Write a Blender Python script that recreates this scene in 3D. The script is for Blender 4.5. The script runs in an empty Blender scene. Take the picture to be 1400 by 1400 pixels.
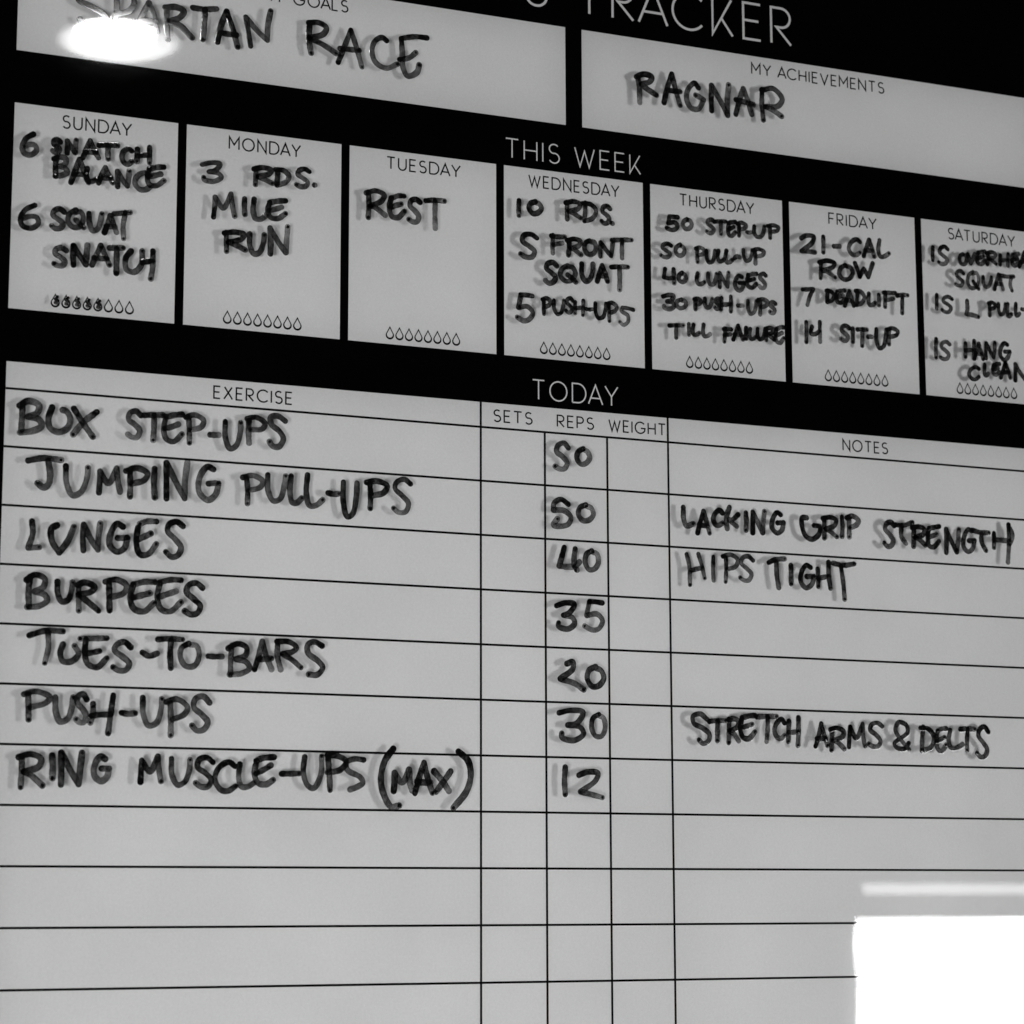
import bpy, math, random
from mathutils import Matrix, Vector
random.seed(11)
S = bpy.context.scene
C = S.collection

# ------------------------------------------------------------------ camera
# board frame: X right, Y down, Z into the wall (metres, origin at the top left corner of the exercise table's body);
# world frame: x = X, y = Z, z = BZ - Y
BZ = 1.50
def bw(X, Y, Z=0.0):
    return Vector((X, Z, BZ - Y))
CAM = (-0.20686067, 0.22718713, -1.0448114)
ROT = ((0.9183729, 0.00268032, -0.395707), (0.06170029, 0.98677704, 0.14988047), (0.39087631, -0.16206139, 0.90606391))
cd = bpy.data.cameras.new('camera'); cam = bpy.data.objects.new('camera', cd); C.objects.link(cam)
def bv(v): return Vector((v[0], v[2], -v[1]))
r_, d_, f_ = bv(ROT[0]), bv(ROT[1]), bv(ROT[2])
m = Matrix((( r_.x, -d_.x, -f_.x), (r_.y, -d_.y, -f_.y), (r_.z, -d_.z, -f_.z))).to_4x4()
m.translation = bw(*CAM)
cam.matrix_world = m
cd.sensor_width = 36.0
cd.lens = 36.0 * 3288.4358 / 1400.0
cd.clip_start = 0.01; cd.clip_end = 100
cd.dof.use_dof = True
cd.dof.focus_distance = 1.16
cd.dof.aperture_fstop = 17.0
S.camera = cam

# ------------------------------------------------------------------ light
w = bpy.data.worlds.new('World'); S.world = w; w.use_nodes = True
w.node_tree.nodes['Background'].inputs[0].default_value = (1, 1, 1, 1)
w.node_tree.nodes['Background'].inputs[1].default_value = 0.004
S.view_settings.view_transform = 'Standard'
S.view_settings.look = 'None'
S.view_settings.exposure = 0.07
S.view_settings.gamma = 1.0

def area(name, X, Y, Z, sx, sy, radiance, shape='RECTANGLE', down=False):
    L = bpy.data.lights.new(name, 'AREA'); L.shape = shape; L.size = sx; L.size_y = sy
    a = sx * sy * (math.pi / 4 if shape in ('DISK', 'ELLIPSE') else 1)
    L.energy = radiance * a * math.pi
    L.color = (1, 1, 1)
    o = bpy.data.objects.new(name, L); C.objects.link(o)
    o.location = bw(X, Y, Z)
    # lamps shine along their own -Z: towards the board (+y) or straight down
    o.rotation_euler = (0, 0, 0) if down else (math.radians(90), 0, 0)
    return o
# bright window on the opposite wall, to the right: its corner is the white block reflected at lower right
WH = 4.5                                        # distance of the opposite wall
WX0, WY0 = 0.4254 + 0.6083 * WH, 0.2335 + 0.006 * WH
area('window_light', WX0 + 0.62, WY0 + 0.58, -WH, 1.24, 1.16, 37.5)
area('blind_gap_light', 0.4305 + 0.6133 * WH + 0.62, 0.2161 - 0.0105 * WH + 0.0135, -WH, 1.24, 0.027, 7.5)
# broad soft window to the left, outside every reflection
area('side_window_light', -1.35, 0.85, -2.2, 0.52, 0.62, 32.0)
# recessed ceiling downlight, reflected at upper left
area('ceiling_downlight', 0.0435 + 0.2409 * 2.2, -0.1684 - 0.3806 * 2.2, -2.2, 0.115, 0.115, 90.0, 'DISK', True)
for q, dia in enumerate((0.176, 0.163, 0.150)):      # added discs imitating its blurred second reflection, dimmer towards the rim
    area('added_glare_disc', 0.0453 + 0.2426 * 2.2, -0.1648 - 0.3772 * 2.2 + 0.001 * q, -2.2, dia, dia, 4.4, 'DISK', True)

# ------------------------------------------------------------------ materials
def mat(name):
    M = bpy.data.materials.new(name); M.use_nodes = True
    nt = M.node_tree; b = nt.nodes['Principled BSDF']
    return M, nt, b
def noise(nt, scale, detail=3, vec=None):
    n = nt.nodes.new('ShaderNodeTexNoise'); n.inputs['Scale'].default_value = scale; n.inputs['Detail'].default_value = detail
    if vec is not None: nt.links.new(vec, n.inputs['Vector'])
    return n
def objco(nt):
    return nt.nodes.new('ShaderNodeTexCoord').outputs['Object']
def ramp(nt, src, lo, hi, a=0.0, b=1.0):
    r = nt.nodes.new('ShaderNodeMapRange'); nt.links.new(src, r.inputs[0])
    r.inputs[1].default_value = a; r.inputs[2].default_value = b; r.inputs[3].default_value = lo; r.inputs[4].default_value = hi
    return r.outputs[0]

COCKLE = 0.0017
def paper_mat(name, base, var, rough, coat, coat_rough):
    M, nt, b = mat(name)
    v = objco(nt)
    n1 = noise(nt, 14, 4, v); n2 = noise(nt, 900, 2, v)
    add = nt.nodes.new('ShaderNodeMath'); add.operation = 'ADD'
    nt.links.new(ramp(nt, n1.outputs[0], base - var, base + var, .3, .7), add.inputs[0])
    nt.links.new(ramp(nt, n2.outputs[0], -var, var, .25, .75), add.inputs[1])
    cc = nt.nodes.new('ShaderNodeCombineColor')
    for i in range(3): nt.links.new(add.outputs[0], cc.inputs[i])
    nt.links.new(cc.outputs[0], b.inputs['Base Color'])
    b.inputs['Roughness'].default_value = rough
    b.inputs['Specular IOR Level'].default_value = 0.0
    bp = nt.nodes.new('ShaderNodeBump'); bp.inputs['Strength'].default_value = 0.05; bp.inputs['Distance'].default_value = 0.0002
    nt.links.new(noise(nt, 1500, 2, v).outputs[0], bp.inputs['Height']); nt.links.new(bp.outputs[0], b.inputs['Normal'])
    if coat > 0:
        # satin sheen of the print; the sheet lies a trifle cockled behind its cover
        gl = nt.nodes.new('ShaderNodeBsdfGlossy'); gl.distribution = 'BECKMANN'; gl.inputs['Roughness'].default_value = coat_rough
        n3 = noise(nt, 5, 1, v); cx = nt.nodes.new('ShaderNodeCombineXYZ')
        nt.links.new(ramp(nt, n3.outputs[0], -0.001, 0.001, .3, .7), cx.inputs[0]); cx.inputs[2].default_value = COCKLE
        ge = nt.nodes.new('ShaderNodeNewGeometry'); va = nt.nodes.new('ShaderNodeVectorMath'); va.operation = 'ADD'
        nt.links.new(ge.outputs['Normal'], va.inputs[0]); nt.links.new(cx.outputs[0], va.inputs[1])
        vn = nt.nodes.new('ShaderNodeVectorMath'); vn.operation = 'NORMALIZE'; nt.links.new(va.outputs[0], vn.inputs[0])
        nt.links.new(vn.outputs[0], gl.inputs['Normal'])
        fr = nt.nodes.new('ShaderNodeFresnel'); fr.inputs[0].default_value = 1.45
        mu = nt.nodes.new('ShaderNodeMath'); mu.operation = 'MULTIPLY'; nt.links.new(fr.outputs[0], mu.inputs[0]); mu.inputs[1].default_value = coat
        mx = nt.nodes.new('ShaderNodeMixShader'); nt.links.new(mu.outputs[0], mx.inputs[0])
        nt.links.new(b.outputs[0], mx.inputs[1]); nt.links.new(gl.outputs[0], mx.inputs[2])
        nt.links.new(mx.outputs[0], nt.nodes['Material Output'].inputs[0])
    return M
M_WHITE = paper_mat('white_print', 0.765, 0.028, 0.6, 0.22, 0.06)
M_BLACK = paper_mat('black_print', 0.0012, 0.0004, 0.7, 0.02, 0.06)
M_BLACK.node_tree.nodes['Principled BSDF'].inputs['Roughness'].default_value = 1.0
M_TITLE = paper_mat('pale_lettering_print', 0.80, 0.01, 0.6, 0.3, 0.2)
M_TEXT = paper_mat('black_lettering_print', 0.006, 0.001, 0.8, 0.05, 0.2)
M_FRAME, nt, b = mat('black_painted_frame')
nt.links.new(ramp(nt, noise(nt, 60, 4, objco(nt)).outputs[0], 0.3, 0.45), b.inputs['Roughness'])
b.inputs['Base Color'].default_value = (0.006, 0.006, 0.006, 1)
M_BACK, nt, b = mat('grey_fibreboard')
cr = nt.nodes.new('ShaderNodeCombineColor'); g = ramp(nt, noise(nt, 300, 5, objco(nt)).outputs[0], 0.10, 0.18)
for i in range(3): nt.links.new(g, cr.inputs[i])
nt.links.new(cr.outputs[0], b.inputs['Base Color']); b.inputs['Roughness'].default_value = 0.9

# clear acrylic: lets light and shadows of the ink through, mirrors the lamps at its front face
def clear_mat(name, reflect):
    M = bpy.data.materials.new(name); M.use_nodes = True; nt = M.node_tree; nt.nodes.clear()
    out = nt.nodes.new('ShaderNodeOutputMaterial'); tr = nt.nodes.new('ShaderNodeBsdfTransparent')
    tr.inputs[0].default_value = (0.985, 0.985, 0.985, 1)
    if not reflect:
        nt.links.new(tr.outputs[0], out.inputs[0]); return M
    gl = nt.nodes.new('ShaderNodeBsdfGlossy'); gl.inputs['Roughness'].default_value = 0.0
    gl.inputs['Color'].default_value = (1, 1, 1, 1)
    fr = nt.nodes.new('ShaderNodeFresnel'); fr.inputs[0].default_value = 1.49
    mx = nt.nodes.new('ShaderNodeMixShader')
    nt.links.new(fr.outputs[0], mx.inputs[0]); nt.links.new(tr.outputs[0], mx.inputs[1]); nt.links.new(gl.outputs[0], mx.inputs[2])
    nt.links.new(mx.outputs[0], out.inputs[0])
    # the sheet is not perfectly flat: faint waves that turn the surface a few hundredths of a degree
    tc = nt.nodes.new('ShaderNodeTexCoord'); mp = nt.nodes.new('ShaderNodeMapping')
    mp.inputs['Scale'].default_value = (1.5, 1.5, 62)
    nt.links.new(tc.outputs['Object'], mp.inputs[0])
    nn = noise(nt, 1.0, 1.5, mp.outputs[0])
    cx = nt.nodes.new('ShaderNodeCombineXYZ'); nt.links.new(ramp(nt, nn.outputs[0], -0.0008, 0.0008, .2, .8), cx.inputs[0])
    ge = nt.nodes.new('ShaderNodeNewGeometry'); va = nt.nodes.new('ShaderNodeVectorMath'); va.operation = 'ADD'
    nt.links.new(ge.outputs['Normal'], va.inputs[0]); nt.links.new(cx.outputs[0], va.inputs[1])
    vn = nt.nodes.new('ShaderNodeVectorMath'); vn.operation = 'NORMALIZE'; nt.links.new(va.outputs[0], vn.inputs[0])
    nt.links.new(vn.outputs[0], gl.inputs['Normal'])
    return M
M_CLEAR = clear_mat('clear_acrylic', True)
M_CLEAR2 = clear_mat('clear_acrylic_inner', False)

# marker ink: a translucent black film, its density stored along each stroke
M_INK = bpy.data.materials.new('marker_ink'); M_INK.use_nodes = True; nt = M_INK.node_tree; nt.nodes.clear()
out = nt.nodes.new('ShaderNodeOutputMaterial'); tr = nt.nodes.new('ShaderNodeBsdfTransparent')
pb = nt.nodes.new('ShaderNodeBsdfPrincipled'); pb.inputs['Base Color'].default_value = (0.004, 0.004, 0.004, 1)
pb.inputs['Roughness'].default_value = 0.04; pb.inputs['Specular IOR Level'].default_value = 0.5
at = nt.nodes.new('ShaderNodeAttribute'); at.attribute_name = 'ink_film'
n1 = noise(nt, 420, 3, objco(nt))
ad = nt.nodes.new('ShaderNodeMath'); ad.operation = 'ADD'; ad.use_clamp = True
nt.links.new(at.outputs['Fac'], ad.inputs[0]); nt.links.new(ramp(nt, n1.outputs[0], -0.08, 0.07, .3, .7), ad.inputs[1])
mx = nt.nodes.new('ShaderNodeMixShader')
nt.links.new(ad.outputs[0], mx.inputs[0]); nt.links.new(tr.outputs[0], mx.inputs[1]); nt.links.new(pb.outputs[0], mx.inputs[2])
nt.links.new(mx.outputs[0], out.inputs[0])

# ------------------------------------------------------------------ helpers
def obj(name, verts, faces, material, parent=None, smooth=False, label=None):
    me = bpy.data.meshes.new(name); me.from_pydata([tuple(v) for v in verts], [], faces); me.update()
    me.materials.append(material)
    if smooth:
        for p in me.polygons: p.use_smooth = True
    o = bpy.data.objects.new(name, me); C.objects.link(o)
    if parent: o.parent = parent
    if label: o['label'] = label
    return o
def box_geo(V, F, x0, y0, z0, x1, y1, z1, dy=0.0):
    """box in board coordinates, local to the board root"""
    i = len(V)
    for X in (x0, x1):
        for Y in (y0, y1):
            for Z in (z0, z1): V.append((X, Z, -Y))
    F += [(i, i+1, i+3, i+2), (i+4, i+6, i+7, i+5), (i, i+4, i+5, i+1), (i+2, i+3, i+7, i+6), (i, i+2, i+6, i+4), (i+1, i+5, i+7, i+3)]
def box(name, x0, y0, z0, x1, y1, z1, material, parent, label=None):
    V, F = [], []; box_geo(V, F, x0, y0, z0, x1, y1, z1)
    return obj(name, V, F, material, parent, label=label)

root = bpy.data.objects.new('workout_board', None); C.objects.link(root); root.location = (0, 0, BZ)
root.empty_display_size = 0.1
root['label'] = 'black and white workout tracker wall board covered in black marker handwriting'
root['category'] = 'wall planner'

# ------------------------------------------------------------------ the board
BX0, BX1, BY0, BY1 = -0.034, 0.5898, -0.275, 0.415      # printed sheet
box('printed_sheet', BX0, BY0, 0.0, BX1, BY1, 0.0010, M_BLACK, root)
box('backing_board', BX0, BY0, 0.0012, BX1, BY1, 0.0060, M_BACK, root)
FR = 0.022
def rail(x0, y0, x1, y1, miter):
    """one frame rail with bevelled outer and inner edges and mitred ends (miter: which axis it runs along)"""
    V, F = [], []
    prof = [(0.0, 0.008), (0.0, -0.010), (0.003, -0.013), (FR - 0.003, -0.013), (FR, -0.010), (FR, 0.008)]   # (distance from outer edge, Z)
    for e in (0, 1):
        for dd, z in prof:
            if miter == 'top':    X, Y = (BX0 - FR + dd, BX1 + FR - dd)[e], BY0 - FR + dd
            if miter == 'bottom': X, Y = (BX0 - FR + dd, BX1 + FR - dd)[e], BY1 + FR - dd
            if miter == 'left':   X, Y = BX0 - FR + dd, (BY0 - FR + dd, BY1 + FR - dd)[e]
            if miter == 'right':  X, Y = BX1 + FR - dd, (BY0 - FR + dd, BY1 + FR - dd)[e]
            V.append((X, z, -Y))
    n = len(prof)
    for i in range(n): F.append((i, (i+1) % n, n + (i+1) % n, n + i))
    F.append(tuple(range(n))[::-1]); F.append(tuple(range(n, 2*n)))
    obj('frame_rail', V, F, M_FRAME, root)
for sd in ('top', 'bottom', 'left', 'right'): rail(0, 0, 0, 0, sd)

PR, TK = -0.00018, 0.0     # printed panels stand a little proud of the black sheet
DAY, DW = 0.080, 0.07580
ROW = 0.0261688
goals = box('goals_panel', 0.0, -0.20760, PR, 0.27350, -0.15664, TK, M_WHITE, root)
achieve = box('achievements_panel', 0.28259, -0.20760, PR, 0.55580, -0.15664, TK, M_WHITE, root)
NROW = 14
table = box('exercise_table', 0.0, -0.01223, PR, 0.55580, NROW * ROW, TK, M_WHITE, root)

# thin geometric capitals, one unit high, drawn as lines and arcs
def arc(cx, cy, rx, ry, a0, a1, n=18):
    return [(cx + rx * math.cos(math.radians(a0 + (a1 - a0) * i / n)), cy + ry * math.sin(math.radians(a0 + (a1 - a0) * i / n))) for i in range(n + 1)]
SS = arc(.30, .755, .265, .245, 40, 250, 16) + arc(.30, .265, .285, .265, 80, -150, 18)
GL = {
'A': (.84, [[(0, 0), (.42, 1), (.84, 0)], [(.13, .31), (.71, .31)]]),
'C': (.86, [arc(.5, .5, .5, .5, 42, 318, 30)]),
'D': (.80, [[(0, 0), (0, 1), (.32, 1)] + arc(.32, .5, .48, .5, 90, -90, 24)[1:] + [(0, 0)]]),
'E': (.52, [[(.52, 1), (0, 1), (0, 0), (.52, 0)], [(0, .52), (.46, .52)]]),
'F': (.50, [[(.50, 1), (0, 1), (0, 0)], [(0, .50), (.44, .50)]]),
'G': (.96, [arc(.5, .5, .5, .5, 42, 330, 30) + [(.96, .45), (.56, .45)]]),
'H': (.70, [[(0, 0), (0, 1)], [(.70, 0), (.70, 1)], [(0, .5), (.70, .5)]]),
'I': (.0, [[(0, 0), (0, 1)]]),
'K': (.60, [[(0, 1), (0, 0), (.57, 1)], [(.26, .46), (.60, 0)]]),
'L': (.50, [[(0, 1), (0, 0), (.50, 0)]]),
'M': (.84, [[(0, 0), (0, 1), (.42, .36), (.84, 1), (.84, 0)]]),
'N': (.72, [[(0, 0), (0, 1), (.72, 0), (.72, 1)]]),
'O': (1.0, [arc(.5, .5, .5, .5, 90, 450, 36)]),
'P': (.56, [[(0, 0), (0, 1), (.28, 1)] + arc(.28, .73, .28, .27, 90, -90, 16)[1:] + [(0, .46)]]),
'R': (.60, [[(0, 0), (0, 1), (.30, 1)] + arc(.30, .73, .28, .27, 90, -90, 16)[1:] + [(.16, .46), (.60, 0)]]),
'S': (.58, [SS]),
'T': (.68, [[(0, 1), (.68, 1)], [(.34, 1), (.34, 0)]]),
'U': (.66, [[(0, 1), (0, .33)] + arc(.33, .33, .33, .33, 180, 360, 18)[1:] + [(.66, 1)]]),
'V': (.78, [[(0, 1), (.39, 0), (.78, 1)]]),
'W': (1.10, [[(0, 1), (.29, 0), (.55, .85), (.81, 0), (1.10, 1)]]),
'X': (.70, [[(0, 0), (.66, 1)], [(.70, 0), (.04, 1)]]),
'Y': (.76, [[(0, 1), (.38, .46), (.76, 1)], [(.38, .46), (.38, 0)]]),
}
def ribbon(V, F, pts, hw, z, closed=False):
    """flat mitred line of half width hw through 2D board points"""
    n = len(pts); L = []
    for i in range(n):
        if closed: a, c = pts[i-1], pts[(i+1) % n]
        else: a, c = pts[max(i-1, 0)], pts[min(i+1, n-1)]
        p = pts[i]
        d1 = (p[0]-a[0], p[1]-a[1]); d2 = (c[0]-p[0], c[1]-p[1])
        l1 = math.hypot(*d1); l2 = math.hypot(*d2)
        if l1 < 1e-9: d1, l1 = d2, l2
        if l2 < 1e-9: d2, l2 = d1, l1
        n1 = (-d1[1]/l1, d1[0]/l1); n2 = (-d2[1]/l2, d2[0]/l2)
        mxv, myv = n1[0]+n2[0], n1[1]+n2[1]; ml = math.hypot(mxv, myv) or 1
        mxv, myv = mxv/ml, myv/ml
        k = min(1.0 / max(0.2, mxv*n1[0] + myv*n1[1]), 3.0)
        h = hw(i) if callable(hw) else hw
        L.append(((p[0]+mxv*h*k, p[1]+myv*h*k), (p[0]-mxv*h*k, p[1]-myv*h*k)))
    b0 = len(V)
    for l, r in L: V.append((l[0], z, -l[1])); V.append((r[0], z, -r[1]))
    for i in range(n if closed else n-1):
        j = (i+1) % n
        F.append((b0+2*i, b0+2*i+1, b0+2*j+1, b0+2*j))
def heading(text, xc, width, ytop, h, stroke, material, parent, name='heading', x0=None):
    gap = 0.33
    adv, tot, gs = [], 0.0, []
    for ch in text:
        if ch == ' ': tot += 0.55; continue
        if gs and ('A' in (ch, gs[-1][0])): tot -= 0.17           # letters close up round an A
        gs.append((ch, tot)); tot += GL[ch][0] + gap
    tot -= gap
    sp = (width - stroke * 0.5) / (tot * h)          # widths are fitted to the measured length of the line
    V, F = [], []; k = 0
    for ch, x in gs:
        for st in GL[ch][1]:
            k += 1
            pts = [(xc - width/2 + stroke*0.25 + (x + px) * h * sp, ytop + h * (1 - py)) for px, py in st]
            cl = ch == 'O'
            ribbon(V, F, pts[:-1] if cl else pts, stroke/2, PR - 0.00006 - 0.000004 * (k % 3), closed=cl)
    return obj(name, V, F, material, parent, label=('printed heading ' + text) if text else None)

heading('S TRACKER', 0.32765, 0.1519, -0.2361, 0.0195, 0.00132, M_TITLE, root)
heading('THIS WEEK', 0.2778, 0.0739, -0.1457, 0.0096, 0.00068, M_TITLE, root)
heading('TODAY', 0.2778, 0.0461, -0.0255, 0.0095, 0.00068, M_TITLE, root)
heading('MY GOALS', 0.1368, 0.0434, -0.2038, 0.0057, 0.00072, M_TEXT, goals)
heading('MY ACHIEVEMENTS', 0.4194, 0.0800, -0.2038, 0.0057, 0.00072, M_TEXT, achieve)
for t_, xc_, w_ in (('EXERCISE', .1139, .0378), ('SETS', .2444, .0204), ('REPS', .2776, .0197), ('WEIGHT', .3112, .0312), ('NOTES', .4419, .0269)):
    heading(t_, xc_, w_, -0.0089, 0.0056, 0.00072, M_TEXT, table)
# ruled lines of the table: every line a part of it
LW = 0.00052
for k in range(0, NROW):
    box('row_line', 0.0, k*ROW - LW, PR - 0.00008, 0.55580, k*ROW + LW, PR + 0.00002, M_TEXT, table)
for X, y0 in ((0.22759, -0.01223), (0.26116, 0), (0.29464, 0), (0.32808, -0.01223)):
    box('column_line', X - LW, y0, PR - 0.00012, X + LW, NROW*ROW, PR + 0.00002, M_TEXT, table)

# day panels with their row of eight droplets
def drop_mesh():
    cx, r = 0.0, 0.00178
    pts = [(0, -0.0030), (0.0006, -0.0018)]
    for i in range(27):
        t = math.radians(-25 + 230 * i / 26)                 # Y runs down: round the bottom from right to left
        pts.append((r * math.cos(t), r * math.sin(t) + 0.0008))
    pts.append((-0.0006, -0.0018))
    hw = lambda i: 0.00024 + 0.00022 * max(0.0, math.sin(math.radians(min(180, max(0, (i - 2) * 7)))))
    V, F = [], []; ribbon(V, F, pts, hw, 0.0, closed=True)
    me = bpy.data.meshes.new('droplet'); me.from_pydata(V, [], F); me.materials.append(M_TEXT); return me
DROP = drop_mesh()
DAYS = (('SUNDAY', .0321), ('MONDAY', .0352), ('TUESDAY', .0382), ('WEDNESDAY', .0495), ('THURSDAY', .0429), ('FRIDAY', .0290), ('SATURDAY', .0425))
for i, (nm, wd) in enumerate(DAYS):
    p = box('day_panel', i*DAY, -0.13180, PR, i*DAY + DW, -0.03645, TK, M_WHITE, root, label='white day panel headed ' + nm)
    heading(nm, i*DAY + DW/2, wd, -0.1285, 0.0058, 0.00072, M_TEXT, p)
    for k in range(8):
        d = bpy.data.objects.new('droplet', DROP); C.objects.link(d); d.parent = p
        d.location = (i*DAY + 0.0209 + k*0.004847, PR - 0.00007, 0.0417)

# ------------------------------------------------------------------ clear cover sheet
GF, GB = -0.0046, -0.0020        # front and back face
V = [(BX0, GF, -BY0), (BX1, GF, -BY0), (BX1, GF, -BY1), (BX0, GF, -BY1), (BX0, GB, -BY0), (BX1, GB, -BY0), (BX1, GB, -BY1), (BX0, GB, -BY1)]
F = [(0, 3, 2, 1), (4, 5, 6, 7), (0, 1, 5, 4), (1, 2, 6, 5), (2, 3, 7, 6), (3, 0, 4, 7)]
glass = obj('clear_cover', V, F, M_CLEAR, root)
glass.data.materials.append(M_CLEAR2)
for p in glass.data.polygons[1:]: p.material_index = 1

# ------------------------------------------------------------------ handwriting
def catmull(P, step=0.00035):
    if len(P) == 1: return P
    if len(P) == 2:
        # a straight pull of the pen still bows a little
        (ax, ay), (bx, by) = P; L = math.hypot(bx-ax, by-ay); o = random.uniform(-.03, .03) * L
        P = [P[0], ((ax+bx)/2 - (by-ay)/(L+1e-9)*o, (ay+by)/2 + (bx-ax)/(L+1e-9)*o), P[1]]
    Q = [(2*P[0][0]-P[1][0], 2*P[0][1]-P[1][1])] + P + [(2*P[-1][0]-P[-2][0], 2*P[-1][1]-P[-2][1])]
    res = []
    for i in range(1, len(Q)-2):
        p0, p1, p2, p3 = Q[i-1:i+3]
        d = [max(1e-6, math.hypot(b[0]-a[0], b[1]-a[1]))**.5 for a, b in ((p0, p1), (p1, p2), (p2, p3))]
        t0 = 0; t1 = d[0]; t2 = t1 + d[1]; t3 = t2 + d[2]
        n = max(2, int(math.hypot(p2[0]-p1[0], p2[1]-p1[1]) / step))
        for j in range(n):
            t = t1 + (t2 - t1) * j / n
            def lp(a, b, ta, tb): return ((tb-t)/(tb-ta)*a[0] + (t-ta)/(tb-ta)*b[0], (tb-t)/(tb-ta)*a[1] + (t-ta)/(tb-ta)*b[1])
            A1, A2, A3 = lp(p0, p1, t0, t1), lp(p1, p2, t1, t2), lp(p2, p3, t2, t3)
            B1, B2 = lp(A1, A2, t0, t2), lp(A2, A3, t1, t3)
            res.append(lp(B1, B2, t1, t2))
    res.append(P[-1]); return res
NC = 8
SX = (-1.0, -0.93, -0.82, -0.74, 0.74, 0.82, 0.93, 1.0)
SH = (0.0, 0.6, 0.95, 1.0, 1.0, 0.95, 0.6, 0.0)
def ink_ribbon(V, F, D, pts, hw, dens, z0):
    """slightly domed film with round ends; dens: ink density per point"""
    n = len(pts)
    if n < 2: return
    cum = [0.0]
    for i in range(1, n): cum.append(cum[-1] + math.hypot(pts[i][0]-pts[i-1][0], pts[i][1]-pts[i-1][1]))
    # outward caps
    a, c = pts[0], pts[1]; l = math.hypot(a[0]-c[0], a[1]-c[1]) or 1
    u0 = ((a[0]-c[0])/l, (a[1]-c[1])/l)
    a, c = pts[-1], pts[-2]; l = math.hypot(a[0]-c[0], a[1]-c[1]) or 1
    u1 = ((a[0]-c[0])/l, (a[1]-c[1])/l)
    rows = []
    h0, h1 = hw[0], hw[-1]
    for k in range(5, 0, -1):
        s = math.sin(k * math.pi / 10.4); rows.append(((pts[0][0]+u0[0]*h0*s, pts[0][1]+u0[1]*h0*s), (-u0[0], -u0[1]), h0*math.sqrt(max(0, 1-s*s)), dens[0]))
    for i in range(n):
        a = pts[max(i-1, 0)]; c = pts[min(i+1, n-1)]; l = math.hypot(c[0]-a[0], c[1]-a[1]) or 1
        rows.append((pts[i], ((c[0]-a[0])/l, (c[1]-a[1])/l), hw[i], dens[i]))
    for k in range(1, 6):
        s = math.sin(k * math.pi / 10.4); rows.append(((pts[-1][0]+u1[0]*h1*s, pts[-1][1]+u1[1]*h1*s), u1, h1*math.sqrt(max(0, 1-s*s)), dens[-1]))
    b0 = len(V)
    for (p, t, h, dn) in rows:
        for j in range(NC):
            s = SX[j]
            X = p[0] - t[1]*h*s; Y = p[1] + t[0]*h*s
            V.append((X, z0 - 0.000012*SH[j], -Y)); D.append(min(1.0, dn + (0.05 if 0.8 < abs(s) < .99 else 0.0)))
    for i in range(len(rows)-1):
        for j in range(NC-1):
            q = b0 + i*NC + j
            F.append((q, q+NC, q+NC+1, q+1))
def stroke(V, F, D, toks, width, k):
    segs, cur = [], []
    for t in toks:
        if t == 'c':
            segs.append(cur); cur = [cur[-1]]
        else:
            x, y = t.split(','); cur.append((int(x)*1e-4, int(y)*1e-4))
    segs.append(cur)
    lines = [catmull(s) for s in segs]
    total = sum(len(l) for l in lines)
    body = random.uniform(.82, .97); start = random.choice((1.04, 1.02, .99, .95)); tail = body - random.uniform(-.02, .22)
    fade = random.uniform(.18, .65); g = 0
    ph = random.uniform(0, 6.3)
    z = GF - 0.00003 - 0.00001 * (k % 9)
    allw = width * (1.19 if width < 2.38e-3 else 1.16) * random.uniform(.94, 1.05)
    for l in lines:
        hw, dn = [], []
        for i in range(len(l)):
            u = g / max(1, total-1); g += 1
            e = min(1.0, u / fade)
            dv = start + (body - start) * e*e*(3-2*e)
            if u > .7: dv += (tail - body) * (u-.7)/.3
            dv += .025 * math.sin(ph + u*9)
            dn.append(min(1.0, max(.62, dv)))
            hw.append(allw/2 * (1 + .05*math.sin(ph*2 + u*11) + .03*math.sin(u*37+ph)))
        ink_ribbon(V, F, D, l, hw, dn, z)
    # the pen lifts off and leaves a darker spot at the end
    if total > 12 and random.random() < .85:
        ex, ey = lines[-1][-1]; rr = allw * random.uniform(.24, .36)
        ink_ribbon(V, F, D, [(ex-1e-5, ey), (ex+1e-5, ey)], [rr, rr], [.99, .99], z - 0.00009)
def handwriting(text, where, width, data):
    V, F, D = [], [], []
    for k, s in enumerate(data.split('|')): stroke(V, F, D, s.split(), width * 1e-3, k)
    what = text if text.startswith('scribble') else 'handwritten ' + text
    o = obj('handwritten_number' if text.strip('.').isdigit() else ('ink_scribble' if what is text else 'handwritten_word'), V, F, M_INK, glass, smooth=False, label='%s %s' % (what, where))
    a = o.data.attributes.new('ink_film', 'FLOAT', 'POINT'); a.data.foreach_set('value', D)
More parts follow.
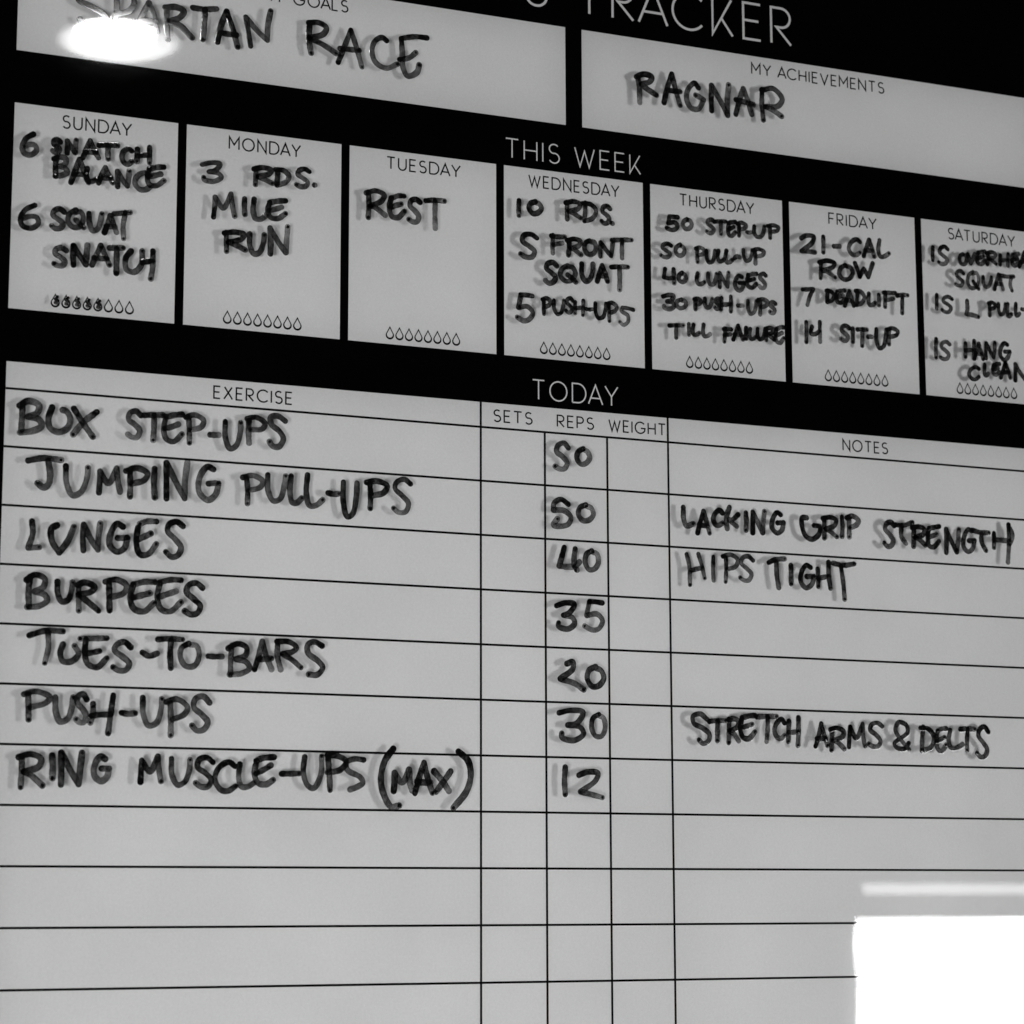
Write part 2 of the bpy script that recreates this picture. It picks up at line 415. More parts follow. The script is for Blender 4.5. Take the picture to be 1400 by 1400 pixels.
WORDS = [
 ('SPARTAN', 'in the goals panel', 2.5, '392,-1890 341,-1904 273,-1881 266,-1831 326,-1805 382,-1778 400,-1750 371,-1719 312,-1706 286,-1720 276,-1736|441,-1906 445,-1836 440,-1747|410,-1884 486,-1900 526,-1862 506,-1814 438,-1784|546,-1736 562,-1792 595,-1863 c 622,-1801 637,-1730|554,-1771 632,-1777|680,-1845 681,-1774 688,-1700|673,-1853 721,-1862 761,-1848 744,-1815 692,-1789 c 745,-1775 803,-1725|804,-1871 861,-1872 919,-1883|863,-1868 861,-1801 855,-1724|926,-1722 942,-1804 968,-1878 c 996,-1803 1024,-1712|947,-1769 1018,-1770|1087,-1725 1074,-1795 1062,-1863 c 1117,-1806 1168,-1765 c 1170,-1835 1183,-1912'),
 ('RACE', 'in the goals panel', 2.5, '1378,-1877 1374,-1808 1386,-1733|1373,-1881 1419,-1890 1461,-1871 1447,-1837 1374,-1806 c 1439,-1786 1512,-1749|1522,-1706 1558,-1803 1585,-1876 c 1614,-1793 1642,-1700|1531,-1776 1628,-1781|1767,-1850 1744,-1862 1707,-1838 1693,-1786 1712,-1733 1764,-1711 1824,-1740|1975,-1894 1913,-1891 1843,-1872|1843,-1870 1848,-1798 1853,-1725 1876,-1687 1924,-1712 1936,-1751|1834,-1764 1885,-1781 1918,-1811'),
 ('RAGNAR', 'in the achievements panel', 2.6, '3117,-1849 3125,-1721|3107,-1853 3148,-1873 3194,-1865 3183,-1839 3132,-1818 c 3219,-1772|3262,-1739 3281,-1819 3308,-1895 c 3328,-1816 3353,-1737|3281,-1809 3354,-1809|3459,-1843 3438,-1865 3401,-1830 3390,-1776 3415,-1731 3457,-1731 3489,-1784 c 3443,-1802|3533,-1732 3535,-1865 c 3589,-1783 3625,-1719 c 3634,-1882|3673,-1731 3696,-1812 3719,-1874 c 3744,-1813 3766,-1743|3675,-1809 3776,-1796|3829,-1884 3833,-1722|3826,-1881 3896,-1898 3947,-1850 3921,-1808 3845,-1795 c 3888,-1783 3941,-1756'),
 ('6', 'at the start of the snatch balance line', 2.2, '79,-1165 47,-1141 31,-1100 40,-1072 69,-1067 95,-1092 86,-1115 64,-1115 39,-1104'),
 ('SNATCH', 'above BALANCE', 2.3, '201,-1144 190,-1154 175,-1148 172,-1134 186,-1122 198,-1111 193,-1096 179,-1093 170,-1099|234,-1096 234,-1153 c 253,-1126 270,-1103 c 274,-1162|305,-1081 338,-1168 c 378,-1091|316,-1112 367,-1117|380,-1151 422,-1158 463,-1160|421,-1154 422,-1091|530,-1143 516,-1151 492,-1134 486,-1104 498,-1082 516,-1079 531,-1092|557,-1154 555,-1097|614,-1171 615,-1096|556,-1122 615,-1135'),
 ('BALANCE', 'on Sunday', 2.3, '185,-1068 183,-1028 185,-981|175,-1061 202,-1074 229,-1068 227,-1044 201,-1030 c 229,-1022 237,-1007 217,-991 182,-981|255,-961 291,-1074 c 335,-970|265,-1002 325,-1005|328,-1035 323,-998 333,-976 352,-978 371,-989|381,-972 411,-1050 c 446,-981|389,-999 436,-1003|469,-966 467,-1038 c 491,-1002 514,-974 c 521,-1046|617,-1035 597,-1047 560,-1027 549,-993 570,-967 595,-966 619,-982|682,-1085 651,-1080 616,-1069|616,-1068 606,-1028 617,-994 650,-993 684,-1021|611,-1030 668,-1050'),
 ('6', 'at the start of the squat snatch line', 2.2, '95,-836 52,-809 32,-765 44,-735 80,-728 113,-753 105,-781 74,-782 43,-769'),
 ('SQUAT', 'on Sunday', 2.2, '229,-819 208,-832 183,-820 178,-800 204,-782 224,-766 214,-744 190,-739 173,-750|281,-835 253,-814 247,-779 269,-755 301,-761 316,-802 302,-829 278,-823|282,-789 319,-757|341,-826 345,-780 361,-747 383,-759 396,-801 400,-831|414,-745 439,-826 c 469,-752|420,-775 461,-777|456,-837 530,-852|508,-850 499,-784 503,-726'),
 ('SNATCH', 'below SQUAT', 2.3, '242,-642 221,-653 197,-644 192,-624 217,-609 238,-590 228,-572 204,-569 189,-576|277,-579 275,-667 c 305,-624 333,-587 c 338,-677|361,-588 399,-683 c 441,-596|370,-622 428,-624|439,-675 469,-680 502,-682|472,-677 473,-561|538,-671 515,-636 520,-584 556,-576 587,-612 590,-677|640,-682 640,-605 633,-552|591,-624 639,-637'),
 ('scribble over the first five droplets', 'on Sunday', 1.15, '209,-426 198,-414 c 211,-409 c 197,-397 208,-395|257,-426 246,-414 c 259,-409 c 245,-396 256,-394|305,-426 294,-414 c 307,-409 c 293,-396 304,-394|353,-426 342,-413 c 355,-408 c 341,-396 352,-394|401,-425 391,-413 c 403,-408 c 389,-395 401,-393'),
 ('3', 'on Monday', 2.2, '863,-1119 910,-1134 949,-1132 926,-1098 896,-1089 c 940,-1087 957,-1071 919,-1045 874,-1049 872,-1059'),
 ('RDS.', 'on Monday', 2.2, '1124,-1134 1121,-1054|1113,-1128 1155,-1140 1198,-1133 1188,-1115 1132,-1094 c 1157,-1087 1202,-1070|1230,-1138 1225,-1065|1217,-1138 1258,-1138 1284,-1114 1268,-1083 1225,-1064|1384,-1148 1361,-1158 1333,-1147 1328,-1128 1354,-1112 1376,-1095 1365,-1074 1340,-1070 1321,-1078|1410,-1086 1413,-1086'),
 ('MILE', 'on Monday', 2.3, '922,-875 928,-971 c 965,-923 975,-929 1004,-995 c 1014,-930 1023,-890|1070,-979 1072,-905|1116,-983 1112,-925 1124,-891 1151,-892 1175,-913|1269,-993 1233,-987 1192,-976|1192,-976 1183,-935 1197,-905 1232,-903 1269,-931|1188,-937 1250,-960'),
 ('RUN', 'on Monday', 2.3, '984,-808 987,-719|975,-804 1023,-814 1069,-808 1058,-786 993,-763 c 1024,-756 1076,-735|1097,-813 1099,-757 1119,-721 1146,-732 1164,-780 1168,-816|1198,-730 1195,-853 c 1235,-791 1273,-744 c 1281,-868'),
 ('REST', 'on Tuesday', 2.3, '1680,-1084 1680,-959|1669,-1078 1716,-1094 1759,-1079 1748,-1049 1690,-1017 c 1717,-1010 1765,-980|1862,-1085 1832,-1083 1796,-1066|1796,-1069 1786,-1020 1800,-978 1831,-976 1863,-1010|1791,-1020 1847,-1044|1942,-1064 1922,-1076 1897,-1066 1892,-1040 1916,-1019 1936,-994 1927,-966 1904,-963 1886,-973|1972,-1075 2019,-1083 2068,-1084|2021,-1080 2021,-943'),
 ('10', 'on Wednesday', 2.3, '2461,-1133 2460,-1056|2548,-1137 2520,-1123 2514,-1098 2534,-1076 2559,-1081 2580,-1105 2569,-1128 2550,-1133'),
 ('RDS.', 'on Wednesday', 2.2, '2720,-1155 2719,-1068|2712,-1150 2753,-1162 2789,-1153 2781,-1130 2728,-1109 c 2751,-1102 2792,-1082|2818,-1162 2812,-1069|2804,-1159 2849,-1157 2877,-1129 2858,-1089 2812,-1068|2953,-1147 2937,-1159 2916,-1151 2912,-1128 2933,-1114 2948,-1096 2939,-1074 2921,-1069 2906,-1079|2962,-1075 2965,-1074'),
 ('5', 'before FRONT', 2.3, '2555,-954 2524,-969 2486,-960 2478,-932 2514,-908 2543,-886 2528,-856 2494,-853 2468,-865'),
 ('FRONT', 'on Wednesday', 2.2, '2642,-977 2640,-887|2633,-973 2704,-976|2641,-930 2692,-943|2729,-963 2724,-885|2718,-959 2756,-971 2789,-963 2781,-940 2734,-921 c 2754,-918 2791,-895|2839,-972 2818,-958 2812,-928 2830,-903 2857,-907 2874,-937 2865,-965 2846,-967|2898,-898 2900,-969 c 2928,-935 2956,-906 c 2967,-977|2962,-987 3017,-995 3070,-1000|3018,-991 3016,-902'),
 ('SQUAT', 'on Wednesday', 2.3, '2661,-825 2640,-840 2611,-829 2606,-807 2634,-786 2654,-767 2641,-741 2617,-734 2599,-746|2720,-833 2689,-812 2680,-779 2705,-754 2740,-761 2761,-798 2744,-827 2717,-824|2719,-786 2762,-754|2796,-848 2796,-796 2814,-764 2838,-774 2856,-821 2857,-853|2879,-769 2907,-852 c 2935,-775|2887,-798 2926,-801|2956,-849 3001,-856 3048,-859|3002,-854 3001,-739'),
 ('5', 'before PUSH-UPS', 2.2, '2530,-660 2468,-660 c 2456,-596 c 2505,-604 2532,-575 2512,-542 2483,-532 2449,-547'),
 ('PUSH-UPS', 'on Wednesday', 1.9, '2591,-650 2591,-576|2583,-648 2605,-656 2626,-643 2620,-625 2594,-611|2645,-650 2646,-608 2662,-583 2682,-591 2695,-629 2698,-654|2746,-657 2733,-669 2717,-661 2714,-645 2729,-632 2742,-616 2734,-600 2720,-596 2709,-605|2758,-652 2758,-596|2803,-663 2800,-591|2758,-621 2803,-628|2817,-623 2834,-622 2851,-625|2868,-656 2869,-612 2884,-584 2909,-592 2923,-634 2926,-660|2942,-660 2944,-575|2934,-661 2958,-668 2984,-652 2977,-631 2945,-615|3075,-644 3016,-650 c 3011,-631 3045,-612 3045,-580 3020,-562 3001,-576'),
 ('50', 'before STEP-UP', 2.1, '3330,-1147 3284,-1146 c 3275,-1110 c 3312,-1118 3329,-1102 3314,-1082 3293,-1077 3268,-1084|3383,-1142 3365,-1130 3358,-1111 3374,-1092 3394,-1096 3408,-1114 3402,-1136 3386,-1139'),
 ('STEP-UP', 'on Thursday', 2.0, '3538,-1146 3523,-1156 3503,-1149 3500,-1133 3518,-1121 3534,-1106 3524,-1089 3507,-1084 3494,-1092|3547,-1149 3577,-1154 3605,-1155|3576,-1151 3575,-1087|3658,-1159 3640,-1156 3620,-1149|3620,-1150 3615,-1115 3621,-1086 3637,-1084 3657,-1105|3618,-1113 3648,-1132|3679,-1153 3678,-1090|3669,-1151 3696,-1159 3721,-1147 3712,-1133 3681,-1121|3724,-1113 3736,-1112 3748,-1115|3768,-1149 3767,-1114 3784,-1095 3809,-1102 3823,-1132 3826,-1154|3859,-1159 3859,-1099|3845,-1159 3879,-1166 3909,-1158 3901,-1141 3863,-1130'),
 ('50', 'before PULL-UP', 2.0, '3291,-995 3272,-1003 3247,-995 3242,-980 3265,-966 3284,-954 3273,-936 3252,-932 3234,-939|3342,-1005 3322,-992 3315,-970 3331,-950 3352,-953 3366,-975 3359,-995 3344,-1000'),
 ('PULL-UP', 'on Thursday', 2.0, '3438,-996 3438,-926|3430,-995 3454,-1003 3479,-991 3471,-972 3441,-961|3490,-991 3491,-955 3504,-932 3524,-939 3536,-973 3539,-995|3559,-997 3554,-964 3562,-944 3576,-945 3590,-956|3604,-1002 3598,-964 3606,-942 3621,-945 3636,-957|3649,-968 3665,-980 3681,-976|3702,-1017 3704,-982 3718,-962 3737,-970 3750,-1000 3754,-1021|3768,-1021 3770,-954|3757,-1021 3790,-1031 3821,-1020 3812,-1002 3772,-989'),
 ('40', 'on Thursday', 2.1, '3255,-871 3248,-828 c 3278,-825 3301,-832|3303,-874 3305,-803|3351,-861 3336,-850 3330,-830 3343,-815 3359,-817 3371,-835 3366,-853 3353,-857'),
 ('LUNGES', 'on Thursday', 2.0, '3438,-867 3432,-833 3441,-814 3458,-815 3476,-826|3498,-872 3498,-838 3511,-817 3530,-823 3542,-853 3545,-875|3563,-810 3565,-882 c 3585,-846 3607,-817 c 3614,-890|3690,-875 3673,-879 3655,-857 3652,-821 3672,-802 3692,-815 3701,-845|3675,-842 3701,-844|3775,-900 3753,-896 3727,-886|3727,-888 3719,-855 3726,-830 3749,-825 3773,-847|3722,-855 3763,-872|3828,-896 3816,-905 3800,-897 3795,-881 3812,-866 3824,-849 3816,-831 3801,-829 3791,-837'),
 ('30', 'on Thursday', 2.0, '3241,-729 3274,-739 3300,-737 3286,-711 3264,-705 c 3295,-701 3303,-685 3278,-668 3249,-672 3247,-679|3345,-723 3321,-712 3316,-694 3332,-679 3353,-682 3371,-699 3363,-717 3348,-718'),
 ('PUSH-UPS', 'on Thursday', 2.0, '3424,-732 3423,-681|3417,-731 3435,-736 3454,-727 3448,-714 3426,-705|3477,-741 3477,-712 3489,-695 3504,-702 3515,-726 3518,-743|3562,-741 3553,-749 3540,-743 3537,-732 3549,-721 3559,-709 3553,-697 3542,-693 3534,-700|3572,-753 3567,-694|3625,-766 3623,-689|3570,-718 3625,-727|3664,-723 3678,-724 3693,-726|3723,-754 3723,-714 3736,-687 3756,-698 3769,-732 3771,-757|3793,-764 3792,-690|3783,-764 3810,-770 3836,-759 3827,-739 3795,-727|3881,-754 3870,-761 3856,-756 3853,-743 3867,-732 3877,-720 3871,-707 3858,-704 3850,-709'),
 ('TILL', 'on Thursday', 2.0, '3275,-583 3314,-588 3352,-590|3314,-588 3312,-525|3384,-601 3384,-546|3410,-599 3405,-568 3412,-549 3427,-551 3441,-560|3467,-605 3463,-569 3470,-547 3487,-549 3503,-560'),
 ('FAILURE', 'on Thursday', 2.0, '3588,-598 3584,-529|3581,-593 3624,-596|3585,-563 3618,-570|3635,-545 3664,-618 c 3690,-551|3642,-572 3682,-573|3709,-611 3708,-556|3733,-608 3729,-578 3736,-557 3750,-559 3764,-569|3775,-613 3774,-580 3786,-560 3804,-568 3815,-594 3819,-616|3827,-620 3825,-559|3822,-618 3846,-624 3868,-617 3862,-602 3830,-589 c 3844,-584 3871,-566|3926,-635 3907,-633 3885,-621|3885,-624 3878,-588 3886,-557 3905,-553 3926,-579|3881,-588 3916,-605'),
 ('21-CAL', 'on Friday', 2.2, '4042,-1116 4070,-1133 4116,-1132 4106,-1100 4041,-1048 c 4078,-1050 4121,-1050|4173,-1138 4171,-1055|4235,-1094 4252,-1096 4268,-1098|4393,-1134 4372,-1146 4337,-1124 4324,-1091 4341,-1064 4367,-1062 4390,-1077|4413,-1062 4448,-1151 c 4476,-1066|4423,-1091 4467,-1096|4511,-1156 4502,-1102 4514,-1069 4539,-1073 4566,-1091'),
 ('ROW', 'on Friday', 2.2, '4155,-1003 4151,-916|4145,-999 4192,-1013 4236,-1004 4225,-982 4162,-958 c 4192,-954 4238,-929|4299,-1000 4273,-983 4263,-951 4285,-925 4321,-930 4344,-964 4331,-991 4308,-996|4359,-1017 4386,-948 c 4411,-992 c 4437,-951 c 4466,-1027'),
 ('7', 'on Friday', 2.1, '4042,-845 4107,-854 c 4084,-812 4069,-766'),
 ('DEADLIFT', 'on Friday', 2.1, '4192,-854 4187,-794|4184,-852 4211,-851 4229,-831 4216,-806 4187,-795|4293,-865 4272,-861 4249,-853|4248,-853 4241,-824 4249,-801 4268,-797 4290,-817|4245,-824 4282,-838|4291,-784 4320,-864 c 4344,-788|4300,-814 4336,-814|4369,-872 4361,-794|4358,-869 4390,-867 4410,-841 4395,-810 4361,-795|4438,-862 4434,-826 4441,-803 4459,-805 4474,-816|4498,-862 4497,-807|4538,-880 4534,-802|4528,-877 4598,-881|4536,-838 4587,-851|4609,-869 4641,-876 4673,-877|4641,-871 4637,-779'),
 ('14', 'on Friday', 2.1, '4060,-675 4058,-571|4093,-655 4086,-618 4110,-617 4137,-635|4140,-683 4139,-579'),
 ('SIT-UP', 'on Friday', 2.1, '4313,-668 4296,-678 4273,-670 4269,-651 4290,-636 4305,-621 4295,-600 4277,-600 4263,-606|4335,-667 4334,-597|4365,-665 4394,-669 4419,-669|4393,-667 4389,-581|4426,-632 4437,-634 4449,-634|4477,-676 4476,-616 4492,-578 4517,-589 4532,-640 4537,-679|4555,-683 4551,-604|4543,-682 4575,-691 4607,-676 4598,-657 4556,-643'),
 ('15', 'before OVERHEAD', 2.0, '4839,-1154 4836,-1083|4932,-1153 4912,-1166 4887,-1154 4880,-1133 4904,-1114 4926,-1096 4913,-1074 4890,-1069 4873,-1077'),
 ('OVERHEAD', 'on Saturday', 2.1, '5026,-1137 5008,-1125 5004,-1100 5016,-1082 5036,-1085 5048,-1110 5042,-1132 5029,-1134|5057,-1139 5073,-1091 c 5100,-1146|5166,-1167 5146,-1162 5121,-1155|5121,-1155 5112,-1123 5119,-1099 5141,-1094 5164,-1117|5115,-1122 5155,-1140|5184,-1159 5178,-1097|5175,-1157 5206,-1167 5232,-1159 5226,-1143 5187,-1128 c 5205,-1123 5234,-1105|5262,-1154 5259,-1104|5313,-1167 5308,-1103|5261,-1126 5311,-1136|5381,-1176 5363,-1173 5342,-1165|5342,-1167 5336,-1138 5341,-1113 5358,-1110 5380,-1131|5337,-1136 5371,-1151|5382,-1106 5419,-1188 c 5453,-1112|5392,-1134 5443,-1139|5474,-1180 5468,-1109|5466,-1176 5496,-1174 5514,-1153 5500,-1124 5467,-1109'),
 ('SQUAT', 'on Saturday', 2.0, '5025,-1031 5009,-1043 4986,-1035 4981,-1018 5001,-1001 5018,-986 5009,-964 4989,-962 4973,-969|5086,-1046 5059,-1026 5049,-987 5070,-957 5102,-966 5120,-1008 5107,-1042 5082,-1036|5085,-994 5117,-957|5149,-1025 5148,-992 5162,-971 5182,-979 5197,-1007 5201,-1029|5218,-966 5248,-1047 c 5273,-971|5228,-996 5266,-996|5251,-1046 5298,-1042 5343,-1047|5327,-1043 5319,-999 5329,-968'),
 ('15', 'before L PULL-UPS', 1.9, '4854,-898 4851,-822|4948,-884 4927,-894 4900,-886 4892,-868 4919,-853 4940,-836 4926,-813 4902,-810 4884,-820'),
 ('L', 'on Saturday', 2.1, '5042,-884 5042,-835 5034,-811 c 5071,-810 5109,-803'),
 ('PULL-', 'on Saturday', 2.0, '5184,-882 5182,-819|5177,-883 5198,-890 5220,-879 5211,-863 5186,-852|5240,-887 5240,-853 5250,-830 5268,-837 5280,-867 5284,-889|5299,-892 5295,-851 5299,-825 5310,-828 5320,-838|5351,-898 5347,-859 5351,-834 5361,-837 5372,-847|5388,-872 5402,-871 5416,-874'),
 ('15', 'before HANG CLEAN', 2.1, '4841,-658 4837,-559|4924,-637 4905,-649 4879,-640 4873,-620 4897,-601 4916,-582 4905,-559 4882,-555 4866,-562'),
 ('HANG', 'on Saturday', 2.1, '5023,-652 5020,-579|5077,-670 5071,-574|5021,-613 5075,-621|5075,-572 5106,-658 c 5130,-577|5084,-602 5125,-604|5149,-582 5153,-664 c 5176,-623 5197,-590 c 5207,-671|5286,-668 5269,-675 5245,-648 5240,-605 5263,-583 5287,-600 5300,-631|5269,-629 5299,-631'),
 ('CLEAN', 'on Saturday', 2.1, '5101,-521 5083,-529 5052,-514 5039,-487 5056,-465 5078,-463 5100,-478|5139,-548 5136,-512 5139,-491 5150,-491 5160,-501|5231,-559 5215,-557 5195,-549|5195,-549 5188,-524 5193,-503 5210,-499 5229,-517|5191,-525 5221,-536|5238,-486 5270,-570 c 5297,-490|5248,-515 5290,-518|5329,-479 5332,-566 c 5364,-519 5394,-485 c 5406,-572'),
 ('BOX', 'in the exercise list', 2.5, '68,70 67,133 65,201|54,84 92,60 140,75 135,108 93,131 c 143,140 155,167 118,192 60,204|199,80 184,133 193,173 230,189 271,167 282,125 264,93 246,88|297,78 340,141 385,199|400,85 340,137 296,195'),
 ('STEP-UPS', 'in the exercise list', 2.4, '601,85 579,67 552,77 546,108 574,128 598,155 585,186 562,187 543,175|615,83 661,78 704,75|662,79 660,194|792,65 755,71 718,84|717,82 708,141 721,183 754,193 793,156|711,137 775,112|823,75 828,194|809,77 850,63 893,85 881,117 831,133|925,149 944,149 964,147|995,82 997,157 1020,206 1049,189 1067,126 1068,82|1107,73 1106,120 1109,173|1098,61 1140,51 1184,76 1171,103 1115,111|1281,57 1245,37 1212,45 1215,78 1255,109 1273,142 1251,180 1221,178 1207,160'),
 ('JUMPING', 'in the exercise list', 2.5, '100,327 169,311 246,314|189,322 199,387 192,428 172,442 144,425|268,340 273,417 301,469 339,451 364,384 367,340|419,449 422,353 c 457,403 469,397 497,333 c 505,398 514,439|557,342 560,458|539,343 587,326 638,348 623,379 563,399|670,324 673,454|727,456 724,293 c 770,379 811,450 c 821,285|943,307 915,298 881,344 878,416 919,450 954,424 969,372|921,375 969,370'),
 ('PULL-UPS', 'in the exercise list', 2.4, '1100,333 1106,454|1082,335 1131,323 1178,347 1163,377 1107,393|1201,315 1203,387 1229,434 1261,423 1281,360 1287,314|1313,313 1308,386 1321,436 1343,435 1365,413|1392,303 1387,389 1404,445 1436,441 1467,414|1492,380 1521,384 1545,380|1567,324 1568,421 1588,486 1614,470 1631,386 1634,325|1697,319 1700,439|1681,318 1732,308 1783,327 1767,360 1706,380|1900,310 1870,291 1832,305 1823,336 1861,371 1890,403 1876,444 1841,449 1816,431'),
 ('LUNGES', 'in the exercise list', 2.5, '125,596 130,648 112,714 c 160,709|236,607 212,623 216,680 249,727 c 285,676 311,609|356,712 355,597 c 387,658 421,706 c 429,587|531,596 505,583 478,627 474,681 508,710 541,690 552,645|509,648 552,644|600,596 593,658 611,715 648,713 685,665|683,563 637,566 608,579|601,649 659,619|806,577 777,559 742,573 736,604 772,639 799,675 784,711 755,719 729,698'),
 ('BURPEES', 'in the exercise list', 2.4, '124,842 119,904 123,975|109,856 145,832 188,847 184,883 147,905 c 190,918 202,942 168,968 115,975|245,857 248,912 267,944 294,935 309,890 312,857|339,876 343,981|335,868 363,855 411,873 396,894 340,909 c 381,939 430,977|475,847 480,974|457,847 506,835 554,858 542,893 484,914|682,837 636,838 584,854|584,852 572,915 590,961 635,971 680,931|580,913 660,888|803,822 757,823 706,836|706,839 695,905 713,957 755,965 804,921|702,903 781,873|902,852 873,832 837,844 829,874 867,908 893,934 879,968 847,974 822,960'),
 ('TOES-TO-BARS', 'in the exercise list', 2.4, '128,1099 199,1076 275,1075|209,1080 213,1148 199,1217|277,1133 266,1170 279,1206 319,1204 347,1171 328,1137|471,1097 410,1101 353,1104|378,1105 375,1166 389,1214 430,1227 473,1186|375,1170 440,1155|579,1133 550,1111 515,1125 507,1149 544,1177 574,1205 559,1235 525,1237 502,1224|632,1154 663,1169 700,1156|702,1093 760,1088 814,1089|762,1094 763,1218|843,1106 811,1126 806,1168 830,1206 870,1205 892,1161 880,1115 851,1110|934,1159 966,1160 998,1158|1044,1105 1039,1171 1039,1239|1027,1120 1069,1098 1111,1112 1109,1147 1065,1167 c 1112,1179 1127,1207 1089,1231 1035,1238|1151,1210 1186,1083 c 1231,1207|1170,1164 1230,1157|1259,1081 1258,1144 1274,1206|1255,1080 1311,1079 1348,1103 1329,1124 1282,1135 c 1330,1162 1370,1194|1471,1091 1434,1074 1403,1088 1404,1126 1452,1161 1475,1190 1449,1224 1409,1224'),
 ('PUSH-UPS', 'in the exercise list', 2.4, '131,1355 136,1465|112,1356 165,1342 227,1366 208,1391 140,1412|250,1365 254,1428 274,1470 306,1457 324,1407 329,1363|388,1370 371,1347 351,1357 347,1386 369,1410 386,1438 378,1470 360,1471 344,1458|417,1389 417,1437 407,1471|506,1348 496,1435 487,1515|411,1441 496,1433|544,1424 575,1428 606,1424|639,1355 643,1428 667,1476 703,1464 723,1402 725,1357|764,1373 769,1517|746,1370 795,1356 843,1391 829,1422 773,1448|944,1367 914,1340 879,1352 872,1389 909,1421 937,1454 920,1487 888,1493 865,1471'),
 ('RING', 'in the exercise list', 2.5, '112,1623 110,1757|98,1628 150,1614 195,1634 185,1668 120,1690 c 150,1703 204,1748|243,1618 247,1716|285,1743 283,1605 c 325,1681 362,1740 c 374,1604|477,1628 455,1618 433,1651 430,1699 460,1724 485,1709 496,1669|461,1670 495,1671'),
 ('MUSCLE-UPS', 'in the exercise list', 2.4, '637,1725 641,1630 c 677,1679 686,1673 713,1612 c 721,1681 729,1720|775,1620 778,1689 805,1735 837,1721 858,1665 860,1624|965,1632 936,1612 901,1622 895,1655 930,1680 958,1710 943,1739 911,1741 887,1725|1067,1648 1038,1630 992,1656 975,1709 1003,1753 1035,1758 1071,1736|1089,1638 1085,1699 1098,1737 1129,1737 1156,1720|1249,1603 1198,1608 1164,1621|1168,1621 1158,1678 1174,1719 1212,1726 1246,1705|1165,1678 1234,1640|1285,1677 1367,1674|1394,1599 1388,1666 1406,1723 1437,1739 1471,1680 1475,1594|1505,1601 1516,1746|1501,1589 1553,1592 1593,1616 1563,1654 1502,1667|1677,1606 1633,1603 1593,1620 1598,1653 1660,1685 1674,1710 1643,1731 1612,1742'),
 ('(MAX)', 'after RING MUSCLE-UPS', 2.7, '1821,1552 1780,1608 1761,1692 1776,1762 1812,1817 1852,1811|1824,1745 1828,1663 c 1861,1705 1872,1702 1899,1647 c 1904,1707 1914,1742|1928,1754 1973,1612 c 2015,1751|1939,1701 2004,1703|2023,1652 2064,1695 2096,1740|2105,1650 2073,1694 2032,1746|2144,1558 2192,1599 2206,1667 2183,1743 2119,1818'),
 ('50', 'reps for box step-ups', 2.4, '2717,78 2694,56 2663,69 2654,100 2687,124 2710,153 2695,182 2669,184 2646,174|2797,76 2771,92 2762,124 2783,153 2809,148 2831,118 2819,90 2801,82'),
 ('50', 'reps for jumping pull-ups', 2.3, '2715,355 2677,334 2640,354 2636,388 c 2692,388 2728,417 2714,452 2673,465 2636,461 2656,430|2808,352 2776,368 2768,401 2791,429 2825,425 2848,396 2836,366 2812,358'),
 ('40', 'reps for lunges', 2.5, '2692,567 2677,619 2664,658 c 2742,658|2750,571 2743,616 2746,657 2772,633|2756,672 2759,672|2838,575 2810,593 2803,635 2823,667 2851,663 2872,631 2865,589 2843,582'),
 ('35', 'reps for burpees', 2.3, '2649,851 2697,835 2743,840 2716,882 2684,895 c 2732,904 2744,932 2709,960 2659,949 2660,933|2891,826 2823,822 c 2808,891 c 2864,882 2892,913 2870,953 2835,959 2797,942'),
 ('20', 'reps for toes-to-bars', 2.5, '2702,1127 2733,1118 2733,1150 2667,1200 c 2746,1222 2789,1248|2853,1136 2818,1155 2809,1197 2835,1231 2868,1227 2896,1191 2882,1153 2854,1143'),
 ('30', 'reps for push-ups', 2.4, '2659,1363 2724,1349 2785,1356 2753,1408 2704,1420 c 2771,1429 2787,1459 2737,1491 2674,1479 2673,1460|2868,1364 2838,1382 2830,1430 2850,1467 2881,1468 2901,1427 2892,1381 2869,1370'),
 ('12', 'reps for ring muscle-ups', 2.5, '2690,1620 2689,1747|2760,1656 2804,1640 2861,1644 2847,1680 2768,1733 c 2820,1744 2883,1759'),
 ('LACKING', 'in the notes', 2.4, '3338,331 3340,391 3355,422 3392,409|3415,454 3450,343 c 3482,451|3424,413 3471,414|3555,345 3541,332 3515,350 3504,381 3518,407 3535,408 3556,396|3596,314 3577,369 3581,423|3644,348 3609,377 3594,376 c 3635,408|3688,336 3687,424|3725,434 3727,330 c 3756,382 3781,431 c 3793,323|3886,334 3866,323 3841,356 3835,402 3863,428 3891,412 3901,373|3868,376 3902,374'),
 ('GRIP', 'in the notes', 2.4, '4036,340 4010,342 4009,387 4029,434 4067,447 4106,418 4111,381 4077,377|4138,337 4136,437|4130,337 4172,329 4207,340 4198,369 4145,391 c 4168,400 4209,427|4242,322 4240,424|4284,325 4282,423|4271,326 4306,315 4339,336 4328,357 4288,376'),
 ('HIPS', 'in the notes', 2.0, '3353,564 3366,615 3369,714|3418,559 3437,618 3451,677|3376,643 3437,627|3501,568 3500,686|3571,566 3567,689|3554,563 3598,552 3637,575 3625,609 3575,626|3723,574 3697,555 3664,565 3657,592 3688,617 3713,642 3698,674 3670,676 3649,664'),
 ('TIGHT', 'in the notes', 2.4, '3812,580 3850,563 3904,556|3856,574 3858,647 3867,702|3939,587 3938,681|4053,592 4028,582 4000,617 3995,668 4024,697 4058,676 4069,639|4029,639 4071,637|4093,598 4094,687|4157,561 4156,624 4165,691|4096,646 4155,632|4183,563 4242,571 4307,560|4229,576 4240,657 4246,743'),
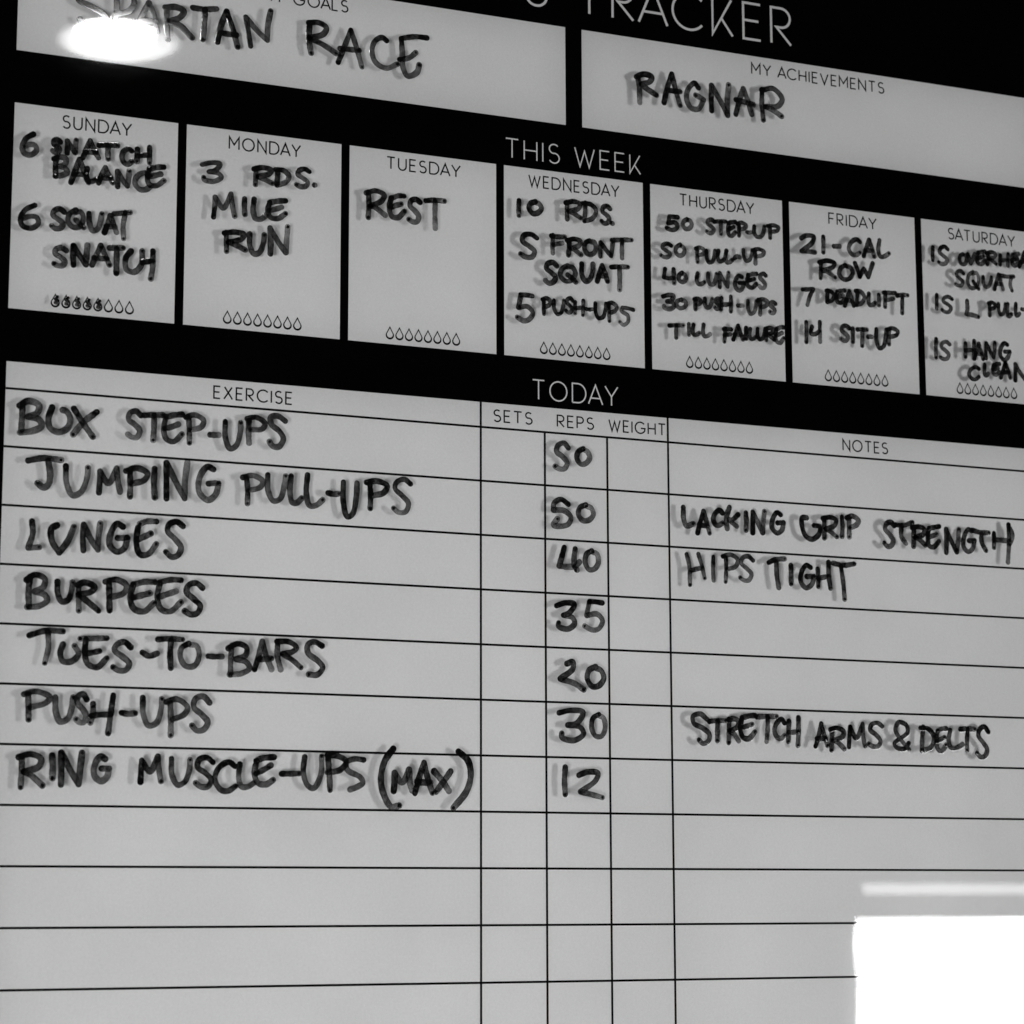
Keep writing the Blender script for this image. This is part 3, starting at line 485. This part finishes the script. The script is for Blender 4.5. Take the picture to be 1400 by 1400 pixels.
 ('STRENGTH', 'in the notes', 2.4, '4551,349 4532,332 4504,343 4497,370 4522,396 4543,426 4530,454 4507,458 4490,442|4553,344 4605,344 4661,326|4595,345 4593,404 4619,437|4670,352 4664,449|4659,353 4697,346 4732,357 4724,384 4674,402 c 4697,410 4735,439|4822,337 4792,343 4759,352|4759,350 4751,402 4760,442 4786,446 4819,414|4754,398 4805,379|4861,471 4865,349 c 4897,414 4925,464 c 4942,346|5022,350 5001,342 4974,381 4968,432 4995,459 5025,440 5037,397|5003,401 5038,399|5025,344 5074,353 5127,352|5081,358 5082,406 5106,447|5159,353 5156,429|5252,303 5251,396 5240,501|5261,320 5275,361 5252,408|5158,387 5255,390'),
 ('STRETCH', 'in the notes', 2.3, '3450,1370 3415,1346 3375,1359 3378,1391 3428,1415 3463,1443 3456,1478 3427,1489 3406,1473|3464,1381 3511,1376 3553,1375|3510,1380 3506,1473|3573,1367 3569,1482|3567,1373 3597,1364 3625,1376 3617,1404 3576,1426 c 3596,1436 3624,1472|3717,1345 3686,1348 3645,1358|3645,1357 3635,1408 3647,1452 3679,1460 3716,1426|3639,1409 3701,1389|3727,1351 3783,1348 3839,1346|3789,1348 3780,1472|3883,1377 3867,1360 3838,1381 3826,1416 3841,1449 3862,1454 3882,1440|3909,1368 3903,1469|3963,1349 3957,1486|3905,1424 3959,1418'),
 ('ARMS', 'in the notes', 2.3, '4057,1488 4093,1375 c 4126,1484|4066,1450 4116,1448|4154,1402 4148,1505|4144,1403 4183,1394 4220,1410 4214,1436 4158,1457 c 4184,1465 4222,1497|4249,1487 4259,1387 c 4290,1441 4302,1434 4332,1370 c 4335,1440 4343,1479|4447,1379 4420,1363 4385,1372 4375,1397 4408,1422 4434,1452 4419,1479 4390,1481 4365,1469'),
 ('&', 'in the notes', 2.2, '4600,1460 4575,1488 4529,1483 4516,1464 4595,1405 4588,1368 4544,1357 4524,1394 4549,1437 4601,1491'),
 ('DELTS', 'in the notes', 2.3, '4689,1376 4677,1496|4673,1381 4720,1385 4753,1426 4730,1478 4677,1494|4826,1380 4804,1382 4775,1393|4774,1394 4765,1442 4772,1485 4796,1495 4823,1463|4769,1445 4814,1425|4850,1387 4839,1442 4853,1476 4888,1475 4922,1458|4912,1381 4956,1378 4999,1379|4956,1380 4949,1487|5081,1390 5058,1365 5029,1379 5020,1411 5049,1448 5070,1480 5055,1515 5029,1520 5008,1500'),
]
for t in WORDS: handwriting(*t)
S.cycles.transparent_max_bounces = 32
S.cycles.max_bounces = 8
